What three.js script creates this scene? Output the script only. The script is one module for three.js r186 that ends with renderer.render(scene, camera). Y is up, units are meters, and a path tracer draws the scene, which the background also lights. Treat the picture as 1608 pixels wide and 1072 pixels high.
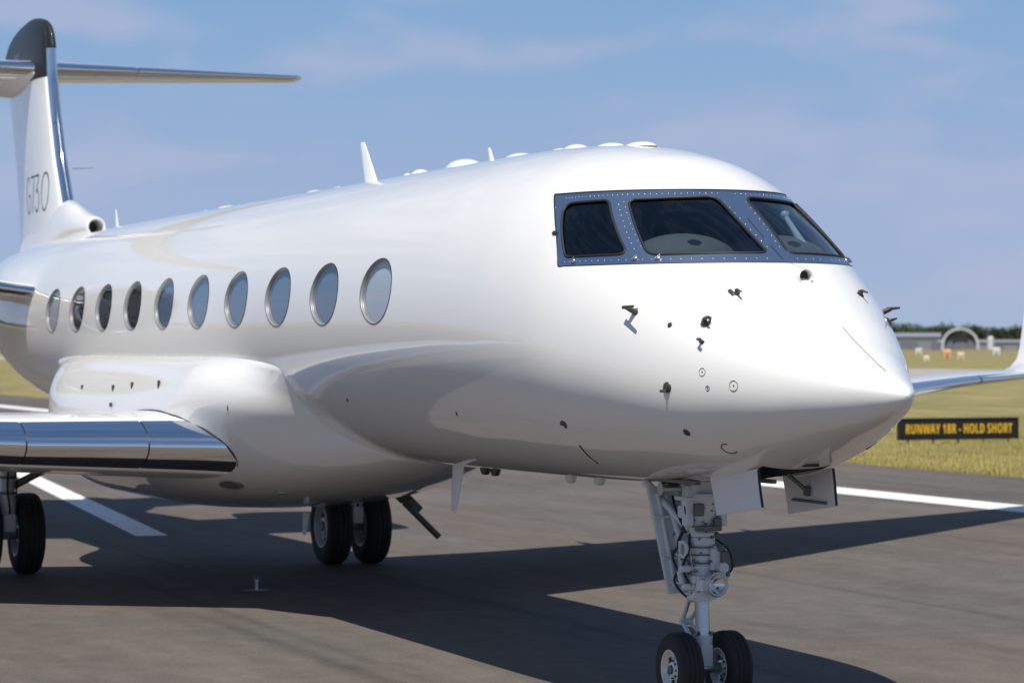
import * as THREE from 'three';
import { mergeGeometries } from 'three/addons/utils/BufferGeometryUtils.js';
import { RoundedBoxGeometry } from 'three/addons/geometries/RoundedBoxGeometry.js';
import { TextGeometry } from 'three/addons/geometries/TextGeometry.js';
import { FontLoader } from 'three/addons/loaders/FontLoader.js';
import { createNoise3D, createNoise2D } from 'simplex-noise';

// ---------------------------------------------------------------- camera, sky, sun, exposure
// Aircraft frame: nose tip at x = 0, tail towards -x, starboard side +z, ground y = 0. s = -x is the station aft of the nose.
const scene = new THREE.Scene();
const camera = new THREE.PerspectiveCamera(14.22, 1024 / 682, 0.5, 9000);
camera.position.set(15.034, 2.586, 8.62);
{
  const th = 0.3773, pit = 0.0026;
  camera.lookAt(15.034 - Math.cos(th) * Math.cos(pit), 2.586 + Math.sin(pit), 8.62 - Math.sin(th) * Math.cos(pit));
}
camera.focus = 20; camera.userData.fStop = 3.0;

function rng(seed) { let a = seed >>> 0; return () => { a = (a + 0x6d2b79f5) >>> 0; let t = a; t = Math.imul(t ^ (t >>> 15), t | 1); t ^= t + Math.imul(t ^ (t >>> 7), t | 61); return ((t ^ (t >>> 14)) >>> 0) / 4294967296; }; }
const clamp = (x, a = 0, b = 1) => Math.min(b, Math.max(a, x));
const mix = (a, b, t) => a + (b - a) * t;
const smooth = (a, b, x) => { const t = clamp((x - a) / (b - a)); return t * t * (3 - 2 * t); };

{ // pale summer sky with thin veils of high cloud
  const W = 2048, H = 1024, data = new Float32Array(W * H * 4), n3 = createNoise3D(rng(11));
  const stops = [[-90, .16, .145, .125], [-2, .2, .19, .17], [0, .345, .446, .605], [2.5, .340, .428, .630], [5, .272, .402, .620], [8, .205, .368, .605], [16, .125, .235, .43], [35, .075, .150, .31], [90, .048, .102, .23]];
  for (let j = 0; j < H; j++) {
    const el = ((j + .5) / H - .5) * 180, y = Math.sin(el * Math.PI / 180), r = Math.cos(el * Math.PI / 180);
    let k = 0; while (k < stops.length - 2 && el > stops[k + 1][0]) k++;
    const a = stops[k], b = stops[k + 1], t = clamp((el - a[0]) / (b[0] - a[0]));
    for (let i = 0; i < W; i++) {
      const az = ((i + .5) / W - .5) * 2 * Math.PI, x = Math.cos(az) * r, z = Math.sin(az) * r, o = (j * W + i) * 4;
      let c = [mix(a[1], b[1], t), mix(a[2], b[2], t), mix(a[3], b[3], t)];
      if (el > -1) {
        const sx = az * 9, sy = el * .42;
        let f = 0, am = .55, fr = 1;
        for (let q = 0; q < 5; q++) { f += am * n3(x * 7 * fr, y * 34 * fr + 3.1, z * 7 * fr); am *= .52; fr *= 2.05; }
        const v = smooth(-.12, .5, f) * .7 * (1 - smooth(14, 40, el) * .75);
        c = [mix(c[0], .405, v), mix(c[1], .452, v), mix(c[2], .630, v)];
      }
      data[o] = c[0]; data[o + 1] = c[1]; data[o + 2] = c[2]; data[o + 3] = 1;
    }
  }
  const sky = new THREE.DataTexture(data, W, H, THREE.RGBAFormat, THREE.FloatType);
  sky.mapping = THREE.EquirectangularReflectionMapping; sky.magFilter = THREE.LinearFilter; sky.needsUpdate = true;
  scene.background = sky; scene.environment = sky;
}
const sun = new THREE.DirectionalLight(new THREE.Color(1, .945, .85), 5.0);
sun.position.set(0.40 * 60 - 10, 60, 0.31 * 60); sun.target.position.set(-10, 0, 0);
sun.castShadow = true; sun.shadow.mapSize.set(4096, 4096);
Object.assign(sun.shadow.camera, { left: -40, right: 40, top: 40, bottom: -40, near: 1, far: 160 });
scene.add(sun, sun.target);
const renderer = new THREE.WebGLRenderer({ antialias: true });
renderer.toneMapping = THREE.LinearToneMapping; renderer.toneMappingExposure = 1.06; renderer.shadowMap.enabled = true;

// ---------------------------------------------------------------- helpers
const taken = {};
const numbered = (n) => { const k = taken[n] = (taken[n] ?? -1) + 1; return k ? n + '_' + String(k).padStart(3, '0') : n; };
const V = (x, y, z) => new THREE.Vector3(x, y, z);
function mesh(name, geo, mat, parent) { const m = new THREE.Mesh(geo, mat); m.name = name; m.castShadow = m.receiveShadow = true; parent.add(m); return m; }
function tag(o, label, category, group, kind) { Object.assign(o.userData, { label, category }); if (group) o.userData.group = group; if (kind) o.userData.kind = kind; return o; }
function thing(name, label, category, [x, y, z] = [0, 0, 0], turn = 0, group) { const g = new THREE.Group(); g.name = numbered(name); g.position.set(x, y, z); g.rotation.y = turn; scene.add(g); return tag(g, label, category, group); }
function struct(name, geo, mat) { const m = mesh(numbered(name), geo, mat, scene); m.userData.kind = 'structure'; return m; }
function noIdx(g) { const h = g.index ? g.toNonIndexed() : g; for (const k of Object.keys(h.attributes)) if (!['position', 'normal'].includes(k)) h.deleteAttribute(k); return h; }
const merged = (list) => mergeGeometries(list.map(noIdx));
const box = (w, h, d, x = 0, y = 0, z = 0, r = .006) => new RoundedBoxGeometry(w, h, d, 1, Math.min(r, w / 2.1, h / 2.1, d / 2.1)).translate(x, y, z);
function bar(a, b, r1, r2 = r1, seg = 14) { // tapered round bar between two points
  const d = b.clone().sub(a), g = new THREE.CylinderGeometry(r2, r1, d.length(), seg).translate(0, d.length() / 2, 0);
  return g.applyQuaternion(new THREE.Quaternion().setFromUnitVectors(V(0, 1, 0), d.normalize())).translate(a.x, a.y, a.z);
}
const tube = (pts, r, closed = false, seg = pts.length * 3, rad = 6) => new THREE.TubeGeometry(new THREE.CatmullRomCurve3(pts, closed, 'centripetal'), seg, r, rad, closed);
function loft(rings, closedRing = true, capA = false, capB = false) { // skin over rings of equal length
  const n = rings[0].length, pos = [], idx = [];
  for (const r of rings) for (const p of r) pos.push(p.x, p.y, p.z);
  const m = closedRing ? n : n - 1;
  for (let i = 0; i < rings.length - 1; i++) for (let j = 0; j < m; j++) { const a = i * n + j, b = i * n + (j + 1) % n, c = a + n, d = b + n; idx.push(a, b, d, a, d, c); }
  const cap = (i, flip) => { const c = rings[i].reduce((s, p) => s.add(p), V(0, 0, 0)).divideScalar(n), k = pos.length / 3; pos.push(c.x, c.y, c.z); for (let j = 0; j < n; j++) { const p = rings[i][j]; pos.push(p.x, p.y, p.z); } for (let j = 0; j < n; j++) { const a = k + 1 + j, b = k + 1 + (j + 1) % n; flip ? idx.push(k, b, a) : idx.push(k, a, b); } };
  if (capA) cap(0, true); if (capB) cap(rings.length - 1, false);
  const g = new THREE.BufferGeometry(); g.setAttribute('position', new THREE.Float32BufferAttribute(pos, 3)); g.setIndex(idx); g.computeVertexNormals(); return g;
}
const lathe = (pts, seg = 40) => new THREE.LatheGeometry(pts.map(([r, y]) => new THREE.Vector2(r, y)), seg);
function pchip(xs, ys) {
  const n = xs.length, h = [], d = [], m = new Array(n).fill(0);
  for (let i = 0; i < n - 1; i++) { h.push(xs[i + 1] - xs[i]); d.push((ys[i + 1] - ys[i]) / h[i]); }
  for (let i = 1; i < n - 1; i++) if (d[i - 1] * d[i] > 0) { const a = 2 * h[i] + h[i - 1], b = h[i] + 2 * h[i - 1]; m[i] = (a + b) / (a / d[i - 1] + b / d[i]); }
  m[0] = d[0]; m[n - 1] = d[n - 2];
  return (x) => { let k = 0; while (k < n - 2 && x > xs[k + 1]) k++; const t = (x - xs[k]) / h[k]; return (1 + 2 * t) * (1 - t) ** 2 * ys[k] + t * (1 - t) ** 2 * h[k] * m[k] + t * t * (3 - 2 * t) * ys[k + 1] + t * t * (t - 1) * h[k] * m[k + 1]; };
}

// ---------------------------------------------------------------- materials
const lin = (r, g, b) => new THREE.Color().setRGB(r, g, b);
const M = {
  paint: new THREE.MeshPhysicalMaterial({ color: lin(.82, .81, .79), roughness: .42, clearcoat: 1, clearcoatRoughness: .045 }),
  paint2: new THREE.MeshPhysicalMaterial({ color: lin(.74, .745, .75), roughness: .5, clearcoat: .5, clearcoatRoughness: .15 }),
  chrome: new THREE.MeshStandardMaterial({ color: lin(.80, .82, .84), metalness: 1, roughness: .10 }),
  frame: new THREE.MeshStandardMaterial({ color: lin(.27, .36, .50), metalness: .9, roughness: .30 }),
  rivet: new THREE.MeshStandardMaterial({ color: lin(.42, .47, .55), metalness: .9, roughness: .35 }),
  seal: new THREE.MeshStandardMaterial({ color: lin(.012, .012, .014), roughness: .55 }),
  glass: new THREE.MeshPhysicalMaterial({ color: lin(.40, .50, .57), roughness: .02, transmission: 1, thickness: 0, ior: 1.55 }),
  winGlass: new THREE.MeshPhysicalMaterial({ color: lin(.86, .90, .95), roughness: .02, transmission: 1, thickness: 0, ior: 1.7 }),
  reveal: new THREE.MeshStandardMaterial({ color: lin(.33, .325, .32), metalness: .4, roughness: .4 }),
  shade: new THREE.MeshStandardMaterial({ color: lin(.12, .165, .235), roughness: .7 }),
  shadePale: new THREE.MeshStandardMaterial({ color: lin(.50, .51, .52), roughness: .7 }),
  shadeDark: new THREE.MeshStandardMaterial({ color: lin(.030, .026, .024), roughness: .8 }),
  black: new THREE.MeshPhysicalMaterial({ color: lin(.006, .008, .009), roughness: .55, clearcoat: .12, clearcoatRoughness: .1 }),
  dark: new THREE.MeshStandardMaterial({ color: lin(.02, .02, .022), roughness: .5 }),
  probe: new THREE.MeshStandardMaterial({ color: lin(.09, .085, .08), metalness: .6, roughness: .35 }),
  steel: new THREE.MeshStandardMaterial({ color: lin(.45, .46, .47), metalness: .9, roughness: .3 }),
  piston: new THREE.MeshStandardMaterial({ color: lin(.38, .44, .51), metalness: 1, roughness: .18 }),
  gear: new THREE.MeshPhysicalMaterial({ color: lin(.60, .645, .65), roughness: .45, clearcoat: .4, clearcoatRoughness: .2 }),
  gearDark: new THREE.MeshStandardMaterial({ color: lin(.14, .145, .14), roughness: .5, metalness: .3 }),
  lampGlass: new THREE.MeshPhysicalMaterial({ color: lin(.30, .30, .27), roughness: .08, metalness: .3, clearcoat: 1 }),
  hose: new THREE.MeshStandardMaterial({ color: lin(.015, .015, .016), roughness: .55 }),
  tyre: new THREE.MeshStandardMaterial({ color: lin(.022, .021, .020), roughness: .78 }),
  rim: new THREE.MeshPhysicalMaterial({ color: lin(.72, .72, .70), roughness: .32, metalness: .25, clearcoat: .5 }),
  lamp: new THREE.MeshPhysicalMaterial({ color: lin(.92, .94, .96), roughness: .02, transmission: 1, thickness: 0, ior: 1.5 }),
  coaming: new THREE.MeshStandardMaterial({ color: lin(.26, .225, .20), roughness: .75 }),
  cockpit: new THREE.MeshStandardMaterial({ color: lin(.03, .032, .036), roughness: .85 }),
  letter: new THREE.MeshStandardMaterial({ color: lin(.055, .055, .07), roughness: .4 }),
};

// ---------------------------------------------------------------- ground textures
function noiseMap(size, seed, fn, srgb = true) { // fn(u, v, tile(freqU, freqV, seed)) -> [r, g, b] linear
  const n = rng(seed), G = 256, lat = new Float32Array(G * G); for (let i = 0; i < G * G; i++) lat[i] = n();
  const tile = (u, v, fu, fv, o = 0) => { // tileable value noise with fu x fv cells
    const x = u * fu, y = v * fv, xi = Math.floor(x), yi = Math.floor(y), tx = x - xi, ty = y - yi, sx = tx * tx * (3 - 2 * tx), sy = ty * ty * (3 - 2 * ty);
    const g = (a, b) => lat[((((b % fv + fv) % fv) * 57 + o * 31) & 255) * G + ((((a % fu + fu) % fu) * 13 + o * 17 + ((b % fv + fv) % fv) * 7) & 255)];
    return mix(mix(g(xi, yi), g(xi + 1, yi), sx), mix(g(xi, yi + 1), g(xi + 1, yi + 1), sx), sy);
  };
  const d = new Uint8Array(size * size * 4), r2 = rng(seed + 5), enc = (c) => srgb ? (c <= .0031308 ? 12.92 * c : 1.055 * Math.pow(c, 1 / 2.4) - .055) : c;
  for (let j = 0; j < size; j++) for (let i = 0; i < size; i++) { const c = fn((i + .5) / size, (j + .5) / size, tile, r2), o = (j * size + i) * 4; for (let k = 0; k < 3; k++) d[o + k] = Math.round(255 * clamp(enc(c[k]))); d[o + 3] = 255; }
  const t = new THREE.DataTexture(d, size, size); t.wrapS = t.wrapT = THREE.RepeatWrapping; t.magFilter = THREE.LinearFilter; t.minFilter = THREE.LinearMipmapLinearFilter; t.generateMipmaps = true; t.anisotropy = 8;
  if (srgb) t.colorSpace = THREE.SRGBColorSpace; t.needsUpdate = true; return t;
}
function sheet(x0, x1, z0, z1, y, uvScale, nx = 1, nz = 1) { // horizontal sheet with uv in metres / uvScale
  const g = new THREE.PlaneGeometry(x1 - x0, z1 - z0, nx, nz).rotateX(-Math.PI / 2).translate((x0 + x1) / 2, y, (z0 + z1) / 2), p = g.attributes.position, uv = g.attributes.uv;
  for (let i = 0; i < p.count; i++) uv.setXY(i, p.getX(i) / uvScale, p.getZ(i) / uvScale);
  return g;
}
// asphalt: u runs along the taxiway, tyre scuffs and old rolling marks run with it
const skids = (() => { const r = rng(77), a = []; for (let i = 0; i < 26; i++) a.push([r(), r(), (.18 + r() * .45), .0008 + r() * .0035, .16 + r() * .3, (r() - .5) * .03]); return a; })();
const asphaltMap = noiseMap(2048, 3, (u, v, t, r) => {
  let a = .098 + .020 * (t(u, v, 9, 9, 1) - .5) + .022 * (t(u, v, 8, 60, 2) - .5) + .016 * (t(u, v, 40, 200, 3) - .5) + .02 * (t(u, v, 150, 150, 4) - .5);
  let warm = (t(u, v, 7, 22, 6) - .5) * .012;
  for (const [u0, v0, len, w, dark, slope] of skids) {
    let du = u - u0; du -= Math.floor(du); if (du > len) continue;
    let dv = v - v0 - slope * du; dv -= Math.round(dv);
    const e = Math.exp(-(dv * dv) / (w * w)) * smooth(0, .05, du) * smooth(0, .08, len - du);
    if (e > .01) a *= 1 - dark * e * (.55 + .6 * t(u, v, 200, 90, 5));
  }
  const g = r(); a *= .86 + .28 * g; if (g > .996) a *= 1.7; if (g < .006) a *= .6;
  return [a * 1.04 + warm, a * .885, a * .765 - warm * .5];
});
const asphaltBump = noiseMap(1024, 4, (u, v, t, r) => { const a = .35 * r() + .4 * t(u, v, 256, 256, 1) + .25 * t(u, v, 128, 128, 2); return [a, a, a]; }, false);
asphaltBump.repeat.set(10, 10);
const asphalt = new THREE.MeshStandardMaterial({ map: asphaltMap, bumpMap: asphaltBump, bumpScale: .004, roughness: .86 });
const grassMap = noiseMap(1024, 8, (u, v, t, r) => {
  const m = .5 * t(u, v, 6, 14, 1) + .3 * t(u, v, 20, 60, 2) + .2 * t(u, v, 90, 120, 3), g = .75 + .5 * r();
  const k = smooth(.3, .72, m);
  return [mix(.175, .285, k) * g, mix(.158, .230, k) * g, mix(.050, .088, k) * g];
});
const grassMat = new THREE.MeshStandardMaterial({ map: grassMap, roughness: 1 });
const paintLine = noiseMap(512, 9, (u, v, t, r) => { const w = smooth(.18, .36, t(u, v, 60, 60, 1) * .6 + t(u, v, 200, 200, 2) * .4 + .06 * r()); const a = mix(.22, .74, w) * (.94 + .1 * r()); return [a, a * .985, a * .965]; });
const lineMat = new THREE.MeshStandardMaterial({ map: paintLine, roughness: .7 });
const concreteMat = new THREE.MeshStandardMaterial({ color: lin(.33, .31, .28), roughness: .9 });

// ---------------------------------------------------------------- the setting
struct('ground', sheet(-4200, 900, -3600, 2200, -.05, 26, 8, 8), grassMat);
struct('taxiway', sheet(-520, 90, -21.2, 70, 0, 30, 40, 8), asphalt);
struct('runway', sheet(-2400, 500, -172, -118, -.02, 30), concreteMat);
struct('painted_line', sheet(-120, 60, -15.85, -14.75, .005, 3, 60, 1), lineMat);
{ // lead-in line that stops square beside the tail
  const a = V(-60, 0, -4.85), b = V(-21.9, 0, -.67), d = b.clone().sub(a).normalize(), w = .225, n = V(-d.z, 0, d.x), P = [], U = [], I = [], N = 30;
  for (let i = 0; i <= N; i++) for (const e of [-1, 1]) { const p = a.clone().lerp(b, i / N).addScaledVector(n, e * w); P.push(p.x, .005, p.z); U.push(p.x / 3, p.z / 3); }
  for (let i = 0; i < N; i++) { const k = i * 2; I.push(k, k + 1, k + 3, k, k + 3, k + 2); }
  const g = new THREE.BufferGeometry(); g.setAttribute('position', new THREE.Float32BufferAttribute(P, 3)); g.setAttribute('uv', new THREE.Float32BufferAttribute(U, 2)); g.setIndex(I); g.computeVertexNormals();
  const nn = g.attributes.normal; if (nn.getY(0) < 0) { g.setIndex(I.map((_, k) => I[k - k % 3 + 2 - k % 3])); g.computeVertexNormals(); }
  struct('painted_line', g, lineMat);
}

// ================================================================= THE JET
const jet = thing('business_jet', 'large white twin-engine business jet standing on the taxiway, nose to the right', 'jet');
const part = (name, geo, mat, parent = jet) => mesh(name, geo, mat, parent);

// ---- fuselage surface
const FS = [0, .08, .3, .7, 1.2, 1.8, 2.5, 3.3, 4.2, 5.5, 7.5, 12, 15, 17, 19, 20.5, 22, 24, 26, 28, 29];
const FT = FS.map(Math.sqrt);
const fTop = pchip(FT, [2.288, 2.358, 2.448, 2.629, 2.91, 3.277, 3.672, 4.02, 4.15, 4.195, 4.2, 4.2, 4.2, 4.2, 4.2, 4.19, 4.18, 4.15, 4.08, 3.93, 3.80]);
const fBot = pchip(FT, [2.288, 2.198, 2.108, 1.99, 1.845, 1.702, 1.647, 1.60, 1.575, 1.56, 1.545, 1.534, 1.534, 1.54, 1.57, 1.63, 1.74, 2.0, 2.42, 3.0, 3.4]);
const fW = pchip(FT, [0, .101, .226, .438, .70, .951, 1.14, 1.28, 1.33, 1.345, 1.345, 1.345, 1.345, 1.345, 1.34, 1.325, 1.28, 1.15, .88, .42, .1]);
const fC = pchip(FT, [2.288, 2.297, 2.305, 2.315, 2.35, 2.416, 2.528, 2.663, 2.75, 2.82, 2.85, 2.86, 2.86, 2.86, 2.87, 2.89, 2.94, 3.08, 3.3, 3.56, 3.65]);
const EXP = 2 / 2.12;
function prof(s) { const t = Math.sqrt(Math.max(0, s)); return [fTop(t), fBot(t), fW(t), fC(t)]; }
function skin(s, ph) { const [t, b, w, c] = prof(s), co = Math.cos(ph), si = Math.sin(ph), a = Math.abs(si) ** EXP; return V(-s, si > 0 ? c + (t - c) * a : c - (c - b) * a, w * Math.sign(co) * Math.abs(co) ** EXP); }
function halfW(s, y) { if (s <= 0) return -1; const [t, b, w, c] = prof(s), h = y > c ? (y - c) / (t - c) : (c - y) / (c - b); if (h >= 1) return -1; const si = h ** (1 / EXP); return w * Math.sqrt(1 - si * si) ** EXP; }
function skinN(s, ph) { const e = .004, a = skin(s + e, ph).sub(skin(Math.max(1e-4, s - e), ph)), b = skin(s, ph + e).sub(skin(s, ph - e)); return a.cross(b).normalize().multiplyScalar(1); }
function side(s, y, sg = 1) { return V(-s, y, sg * halfW(s, y)); }
function sideN(s, y, sg = 1) { const e = .006, a = side(s + e, y).sub(side(s - e, y)), b = side(s, y + e).sub(side(s, y - e)); const n = a.cross(b).normalize(); if (n.z < 0) n.negate(); n.z *= sg; return n; }
const S0 = 3.9; // plan pole for the flight-deck band
function cock(a, y) { let lo = .05, hi = 4.2; for (let i = 0; i < 40; i++) { const r = (lo + hi) / 2, s = S0 - r * Math.cos(a), z = Math.abs(r * Math.sin(a)); (s > 0 && z < halfW(s, y)) ? lo = r : hi = r; } return V(-(S0 - lo * Math.cos(a)), y, lo * Math.sin(a)); }
function cockN(a, y) { const e = .01, p = cock(a + e, y).sub(cock(a - e, y)), q = cock(a, y + e).sub(cock(a, y - e)); const n = q.cross(p).normalize(); if (n.x * Math.cos(a) + n.z * Math.sin(a) < 0) n.negate(); return n; }

// triangle soup with a 2-D parameter, so that openings can be cut along exact outlines
function splitBy(tris, poly) { // poly convex; returns [outside, inside]
  const out = [], inn = []; let area = 0;
  for (let i = 0; i < poly.length; i++) { const a = poly[i], b = poly[(i + 1) % poly.length]; area += a[0] * b[1] - a[1] * b[0]; }
  const P = area < 0 ? [...poly].reverse() : poly;
  let u0 = 1e9, u1 = -1e9, v0 = 1e9, v1 = -1e9; for (const [u, v] of P) { u0 = Math.min(u0, u); u1 = Math.max(u1, u); v0 = Math.min(v0, v); v1 = Math.max(v1, v); }
  const fan = (pg, dst) => { for (let i = 1; i + 1 < pg.length; i++) dst.push([pg[0], pg[i], pg[i + 1]]); };
  for (const t of tris) {
    const us = t.map((v) => v[6]), vs = t.map((v) => v[7]);
    if (!t.every((v) => Number.isFinite(v[6])) || Math.min(...us) > u1 || Math.max(...us) < u0 || Math.min(...vs) > v1 || Math.max(...vs) < v0) { out.push(t); continue; }
    let rest = t; const pieces = [];
    for (let e = 0; e < P.length && rest.length > 2; e++) {
      const [ax, ay] = P[e], [bx, by] = P[(e + 1) % P.length], dist = (v) => (bx - ax) * (v[7] - ay) - (by - ay) * (v[6] - ax), I = [], O = [];
      for (let i = 0; i < rest.length; i++) {
        const p = rest[i], q = rest[(i + 1) % rest.length], dp = dist(p), dq = dist(q);
        (dp >= 0 ? I : O).push(p);
        if ((dp >= 0) !== (dq >= 0)) { const k = dp / (dp - dq), m = p.map((c, j) => c + (q[j] - c) * k); I.push(m); O.push(m); }
      }
      if (O.length > 2) pieces.push(O); rest = I;
    }
    if (rest.length > 2) { pieces.forEach((p) => fan(p, out)); fan(rest, inn); } else out.push(t);
  }
  return [out, inn];
}
function soup(tris, shift = 0) {
  const pos = new Float32Array(tris.length * 9), nor = new Float32Array(tris.length * 9); let k = 0;
  for (const t of tris) for (const v of t) { const l = Math.hypot(v[3], v[4], v[5]) || 1; for (let j = 0; j < 3; j++) { pos[k + j] = v[j] + v[3 + j] / l * shift; nor[k + j] = v[3 + j] / l; } k += 3; }
  const g = new THREE.BufferGeometry(); g.setAttribute('position', new THREE.BufferAttribute(pos, 3)); g.setAttribute('normal', new THREE.BufferAttribute(nor, 3)); return g;
}
function roundPoly(pts, r, n = 5) { const out = []; for (let i = 0; i < pts.length; i++) { const p = pts[i], a = pts[(i + pts.length - 1) % pts.length], b = pts[(i + 1) % pts.length], rr = Array.isArray(r) ? r[i] : r; const la = Math.hypot(a[0] - p[0], a[1] - p[1]), lb = Math.hypot(b[0] - p[0], b[1] - p[1]), A = [p[0] + (a[0] - p[0]) / la * rr, p[1] + (a[1] - p[1]) / la * rr], B = [p[0] + (b[0] - p[0]) / lb * rr, p[1] + (b[1] - p[1]) / lb * rr]; for (let k = 0; k <= n; k++) { const t = k / n, q = (1 - t) ** 2, w = 2 * t * (1 - t), e = t * t; out.push([A[0] * q + p[0] * w + B[0] * e, A[1] * q + p[1] * w + B[1] * e]); } } return out; }

let hull = [];
{
  const st = []; for (let i = 0; i <= 46; i++) st.push(1e-7 + (i / 46) ** 2 * 1.2); for (let s = 1.23; s < 6; s += .03) st.push(s); for (let s = 6; s < 20; s += .12) st.push(s); for (let s = 20; s <= 29.001; s += .2) st.push(s);
  const NP = 160, grid = st.map((s) => { const row = []; for (let j = 0; j <= NP; j++) { const ph = j / NP * 2 * Math.PI - Math.PI / 2 + .0003, p = skin(s, ph); let n = skinN(Math.max(s, .002), ph); const c = prof(s)[3]; if (n.z * p.z + n.y * (p.y - c) < 0) n.negate(); row.push([p.x, p.y, p.z, n.x, n.y, n.z, NaN, NaN]); } return row; });
  for (let i = 0; i + 1 < st.length; i++) for (let j = 0; j < NP; j++) { const a = grid[i][j], b = grid[i][j + 1], c = grid[i + 1][j + 1], d = grid[i + 1][j]; hull.push([a, b, c], [a, c, d]); }
  hull = hull.map((t) => t.map((v) => [...v]));
}
// flight-deck band: parameter (plan angle, height)
const D = Math.PI / 180;
for (const t of hull) if (t.every((v) => v[0] > -3.88 && v[0] < -1.2 && v[1] > 3.0)) for (const v of t) { v[6] = Math.atan2(v[2], v[0] + S0); v[7] = v[1]; }
const aftEdge = [[3.168, 2.965], [3.307, 3.07], [3.428, 3.185], [3.546, 3.325], [3.728, 3.585]], aftS = pchip(aftEdge.map((e) => e[0]), aftEdge.map((e) => e[1]));
let [hullOut, band] = splitBy(hull, [[-80 * D, 3.172], [80 * D, 3.172], [80 * D, 3.722], [-80 * D, 3.722]]);
for (const t of band) for (const v of t) v[6] = -v[0];
{ const quads = aftEdge.slice(0, -1).map((e, i) => { const f = aftEdge[i + 1]; return [[e[1], e[0]], [6, e[0]], [6, f[0]], [f[1], f[0]]]; }); for (const q of quads) { let inn; [band, inn] = splitBy(band, q); hullOut.push(...inn); } }
for (const t of band) for (const v of t) v[6] = Math.atan2(v[2], v[0] + S0);
const edgeA = (y) => { const s = aftS(y); return Math.atan2(halfW(s, y), S0 - s); };
const bandPoly = (() => { const o = [], y0 = 3.172, y1 = 3.722; for (let k = 0; k <= 8; k++) { const y = mix(y0, y1, k / 8); o.push([edgeA(y), y]); } for (let k = 8; k >= 0; k--) { const y = mix(y0, y1, k / 8); o.push([-edgeA(y), y]); } return o; })();
const paneDefs = [
  ['side_window', roundPoly([[58.5 * D, 3.640], [38 * D, 3.652], [29.3 * D, 3.245], [48.5 * D, 3.238]], [.10, .035, .05, .03])],
  ['windshield', roundPoly([[31 * D, 3.648], [4.6 * D, 3.668], [2.1 * D, 3.245], [24.6 * D, 3.236]], [.05, .05, .03, .045])],
];
const panes = [];
for (const sg of [1, -1]) for (const [name, poly] of paneDefs) { const p = poly.map(([a, y]) => [a * sg, y]); let inn; [band, inn] = splitBy(band, p); panes.push([name, p, inn]); }
// cabin windows: parameter (station, height)
const winS = Array.from({ length: 10 }, (_, k) => 6.43 + 1.4015 * k), winY = 3.062, WA = .385, WB = .268;
for (const sg of [1, -1]) {
  for (const t of hullOut) { const ok = t.every((v) => v[0] < -5.5 && v[0] > -20.2 && v[1] > 2.6 && v[1] < 3.6 && v[2] * sg > 0); for (const v of t) { v[6] = ok ? -v[0] : NaN; v[7] = v[1]; } }
  for (const s of winS) { const p = Array.from({ length: 40 }, (_, i) => [s + WA * Math.cos(i / 40 * 2 * Math.PI), winY + WB * Math.sin(i / 40 * 2 * Math.PI)]); [hullOut] = splitBy(hullOut, p); }
}
// nose-wheel bay: an opening in the belly skin, parameter (station, z)
for (const t of hullOut) { const ok = t.every((v) => v[0] < -1.2 && v[0] > -3.8 && v[1] < 2.0 && Math.abs(v[2]) < .6); for (const v of t) { v[6] = ok ? -v[0] : NaN; v[7] = v[2]; } }
[hullOut] = splitBy(hullOut, [[1.47, -.262], [2.3, -.262], [2.3, .262], [1.47, .262]]); [hullOut] = splitBy(hullOut, [[2.62, -.255], [3.36, -.255], [3.36, .255], [2.62, .255]]);
const fuselage = part('fuselage', soup(hullOut), M.paint);
{ const low = (st, z) => { const w = prof(st)[2], co = Math.min(1, (Math.abs(z) / w) ** (1 / EXP)), p = skin(st, -Math.acos(co)); return p.y + .012; }, pc = [];
  for (const z of [.29, -.29]) { const a = [], b = []; for (let k = 0; k <= 12; k++) { const st = mix(1.44, 3.42, k / 12); a.push(V(-st, low(st, z), z)); b.push(V(-st, 2.1, z)); } pc.push(loft([a, b], false)); }
  for (const st of [1.44, 3.42]) { const a = [], b = []; for (let k = 0; k <= 8; k++) { const z = mix(-.29, .29, k / 8); a.push(V(-st, low(st, z), z)); b.push(V(-st, 2.1, z)); } pc.push(loft([a, b], false)); }
  pc.push(box(1.98, .02, .58, -2.43, 2.11, 0, .004)); part('wheel_bay', merged(pc), M.gearDark, fuselage); }

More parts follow.
